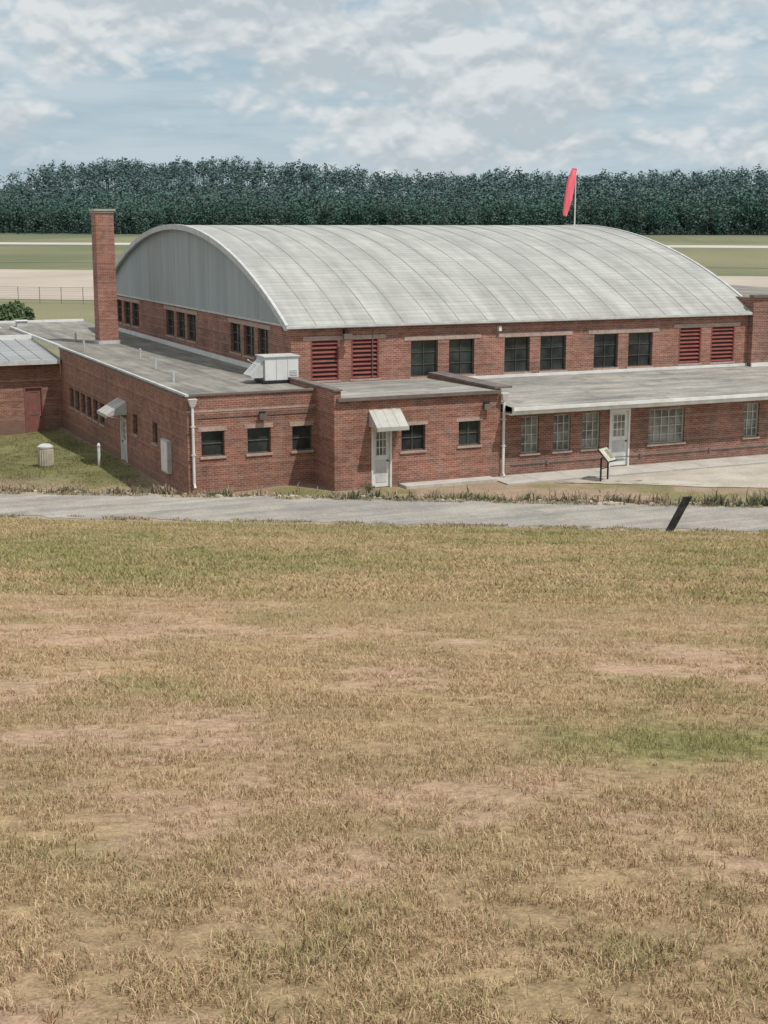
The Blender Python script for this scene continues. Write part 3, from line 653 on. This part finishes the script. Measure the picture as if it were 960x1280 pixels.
# ================================================================== small objects
E=empty('trash_can');BIN=mottled('bin_body',(.40,.36,.27),(.50,.45,.35),4,.7);mb=MB()
x,y=10.56,57.4;z=float(terrain(x,y));mb.tube([(x,y,z-.02),(x,y,z+.06),(x,y,z+.72),(x,y,z+.78)],[.27,.30,.31,.29],BIN,20)
for k in range(20):
    a=k*math.pi/10;mb.box(x+.305*math.cos(a)-.02,x+.305*math.cos(a)+.02,y+.305*math.sin(a)-.02,y+.305*math.sin(a)+.02,z+.08,z+.7,BIN)
mb.build('body',E);mb=MB();mb.tube([(x,y,z+.781),(x,y,z+.84),(x,y,z+.92),(x,y,z+.95)],[.32,.32,.2,.04],TRIM,20);mb.build('lid',E,smooth=False)
E=empty('bollard');mb=MB();x,y=12.5,56.3;z=float(terrain(x,y));mb.tube([(x,y,z-.1),(x,y,z+.86),(x,y,z+.93)],[.06,.06,.03],WHITE,12);mb.tube([(x,y,z+.78),(x,y,z+.84)],.075,TRIM,12);mb.build('post',E)
E=empty('information_sign');mb=MB();cx,cy=28.35,43.3;z=float(terrain(cx,cy))
rd=Vector((.50,-.866,0));sd=Vector((.866,.50,0));up=Vector((0,0,1));c0=Vector((cx,cy,z+.98))
nrm=(rd*math.sin(.8)+up*math.cos(.8)).normalized();sl=(rd*math.cos(.8)-up*math.sin(.8)).normalized()
def slab(mb,c,a,b,n,ha,hb,t,mat):
    p=[c-a*ha-b*hb,c+a*ha-b*hb,c+a*ha+b*hb,c-a*ha+b*hb];mb.hexa([tuple(q) for q in p]+[tuple(q+n*t) for q in p],mat)
slab(mb,c0,sd,sl,nrm,.36,.33,.03,DARK)
PAN=mottled('sign_panel',(.36,.38,.30),(.55,.52,.42),3.5,.4);slab(mb,c0+nrm*.031,sd,sl,nrm,.32,.29,.006,PAN)
PH=mottled('sign_picture',(.12,.12,.10),(.3,.27,.22),9,.4);slab(mb,c0+nrm*.0375+sd*.12,sd,sl,nrm,.14,.2,.002,PH)
mb.build('panel',E);mb=MB()
for k in (-.28,.28):
    p=c0+sd*k-rd*.08;mb.tube([(p.x,p.y,z-.1),(p.x,p.y,z+.88),tuple(p+rd*.10-up*.03)],.035,DARK,8)
a=c0+sd*.28-rd*.08-up*.5;b_=c0-sd*.28-rd*.08-up*.5;mb.tube([tuple(a),tuple(b_)],.02,DARK,6);mb.build('legs',E)
E=empty('leaning_post');mb=MB();x,y=22.9,31.85;z=float(terrain(x,y));bs=Vector((x,y,z-.15));r_=Vector((.9128,-.4085,0));
d=(r_*.44+Vector((0,0,1))*.9).normalized();wv=(r_*.9-Vector((0,0,1))*.44).normalized();tv=Vector((.4085,.9128,0))
P=[]
for hgt,hw in ((0,.10),(1.28,.10)):
    for a,b in ((-1,-1),(1,-1),(1,1),(-1,1)):
        sh=.06*a if hgt>0 else 0
        P.append(tuple(bs+d*(hgt+sh)+wv*a*hw+tv*b*.045))
mb.hexa(P,mottled('weathered_black_wood',(.018,.018,.017),(.06,.055,.05),6,.8,fine=30));mb.build('post_board',E,bevel=.012)
# ================================================================== camera, light, sky
Fpx,th,rho,psi=1759.08,0.202153,0.000915,0.42077
f=Vector((math.sin(psi)*math.cos(th),math.cos(psi)*math.cos(th),-math.sin(th)))
r0=Vector((math.cos(psi),-math.sin(psi),0));u0=r0.cross(f);r=r0*math.cos(rho)+u0*math.sin(rho);u=u0*math.cos(rho)-r0*math.sin(rho)
cam=bpy.data.cameras.new('camera');co=bpy.data.objects.new('camera',cam);scene.collection.objects.link(co)
co.matrix_world=Matrix(((r.x,u.x,-f.x,0),(r.y,u.y,-f.y,0),(r.z,u.z,-f.z,9.3),(0,0,0,1)))
cam.sensor_fit='VERTICAL';cam.sensor_height=36;cam.lens=Fpx/1280*36;cam.clip_end=20000;scene.camera=co
el=math.radians(60);azv=Vector((.50,-.866))
sd_=Vector((azv.x*math.cos(el),azv.y*math.cos(el),math.sin(el)))
sl_=bpy.data.lights.new('sun','SUN');sl_.energy=3.5;sl_.angle=math.radians(.6);sl_.color=(1,.96,.91)
so=bpy.data.objects.new('sun',sl_);scene.collection.objects.link(so);so.rotation_euler=sd_.to_track_quat('Z','Y').to_euler()
wd_=bpy.data.worlds.new('World');scene.world=wd_;wd_.use_nodes=True;nt=wd_.node_tree;bg=nt.nodes['Background'];bg.inputs[1].default_value=.112
sky=nd(nt,'ShaderNodeTexSky',sky_type='NISHITA');sky.sun_disc=False;sky.sun_elevation=el;sky.sun_rotation=math.atan2(azv.x,azv.y);sky.air_density=1.2;sky.dust_density=1.5
tc=nd(nt,'ShaderNodeTexCoord').outputs['Generated']
sx=nd(nt,'ShaderNodeSeparateXYZ');nt.links.new(tc,sx.inputs[0])
def billow(dz):
    tot=None
    for sc_,amp,lo in ((13,.48,0),(29,.28,1.3),(62,.16,2.1),(125,.08,3.7)):
        n_=noise(nt,mapping(nt,tc,(1,1,1.6),(.3+lo,.1,dz)),sc_,0)
        a_=math_(nt,'MULTIPLY',math_(nt,'ABSOLUTE',math_(nt,'SUBTRACT',n_,.5),0),2*amp)
        tot=a_ if tot is None else math_(nt,'ADD',tot,a_)
    return tot
B1=billow(0);B2_=billow(.012)
nB=noise(nt,mapping(nt,tc,(1,1,2.4),(2,1,0)),6.5,5,.55)
zt=math_(nt,'MULTIPLY',math_(nt,'SUBTRACT',math_(nt,'MINIMUM',sx.outputs[2],.3),.075),.9)
m2=math_(nt,'ADD',math_(nt,'ADD',nB,math_(nt,'MULTIPLY',math_(nt,'SUBTRACT',B1,.22),.5)),zt)
cov=ramp(nt,m2,.405,.53)
nA=noise(nt,mapping(nt,tc,(1,1,1.8),(.7,.1,0)),16,5,.55)
rel=math_(nt,'ADD',math_(nt,'MULTIPLY',math_(nt,'SUBTRACT',B1,B2_),1.4),nA)
ccol=ramp(nt,rel,.33,.70,(4.35,4.95,5.35),(6.35,6.65,6.8))
nS=noise(nt,mapping(nt,tc,(1,1,8),(0,3,0)),7,5,.6);st=ramp(nt,nS,.36,.62,(0,0,0),(.8,.8,.8))
base=mix(nt,.80,sky.outputs[0],(3.4,4.6,5.55))
base=mix(nt,st,base,(4.9,5.7,6.15))
nt.links.new(mix(nt,cov,base,ccol),bg.inputs[0])
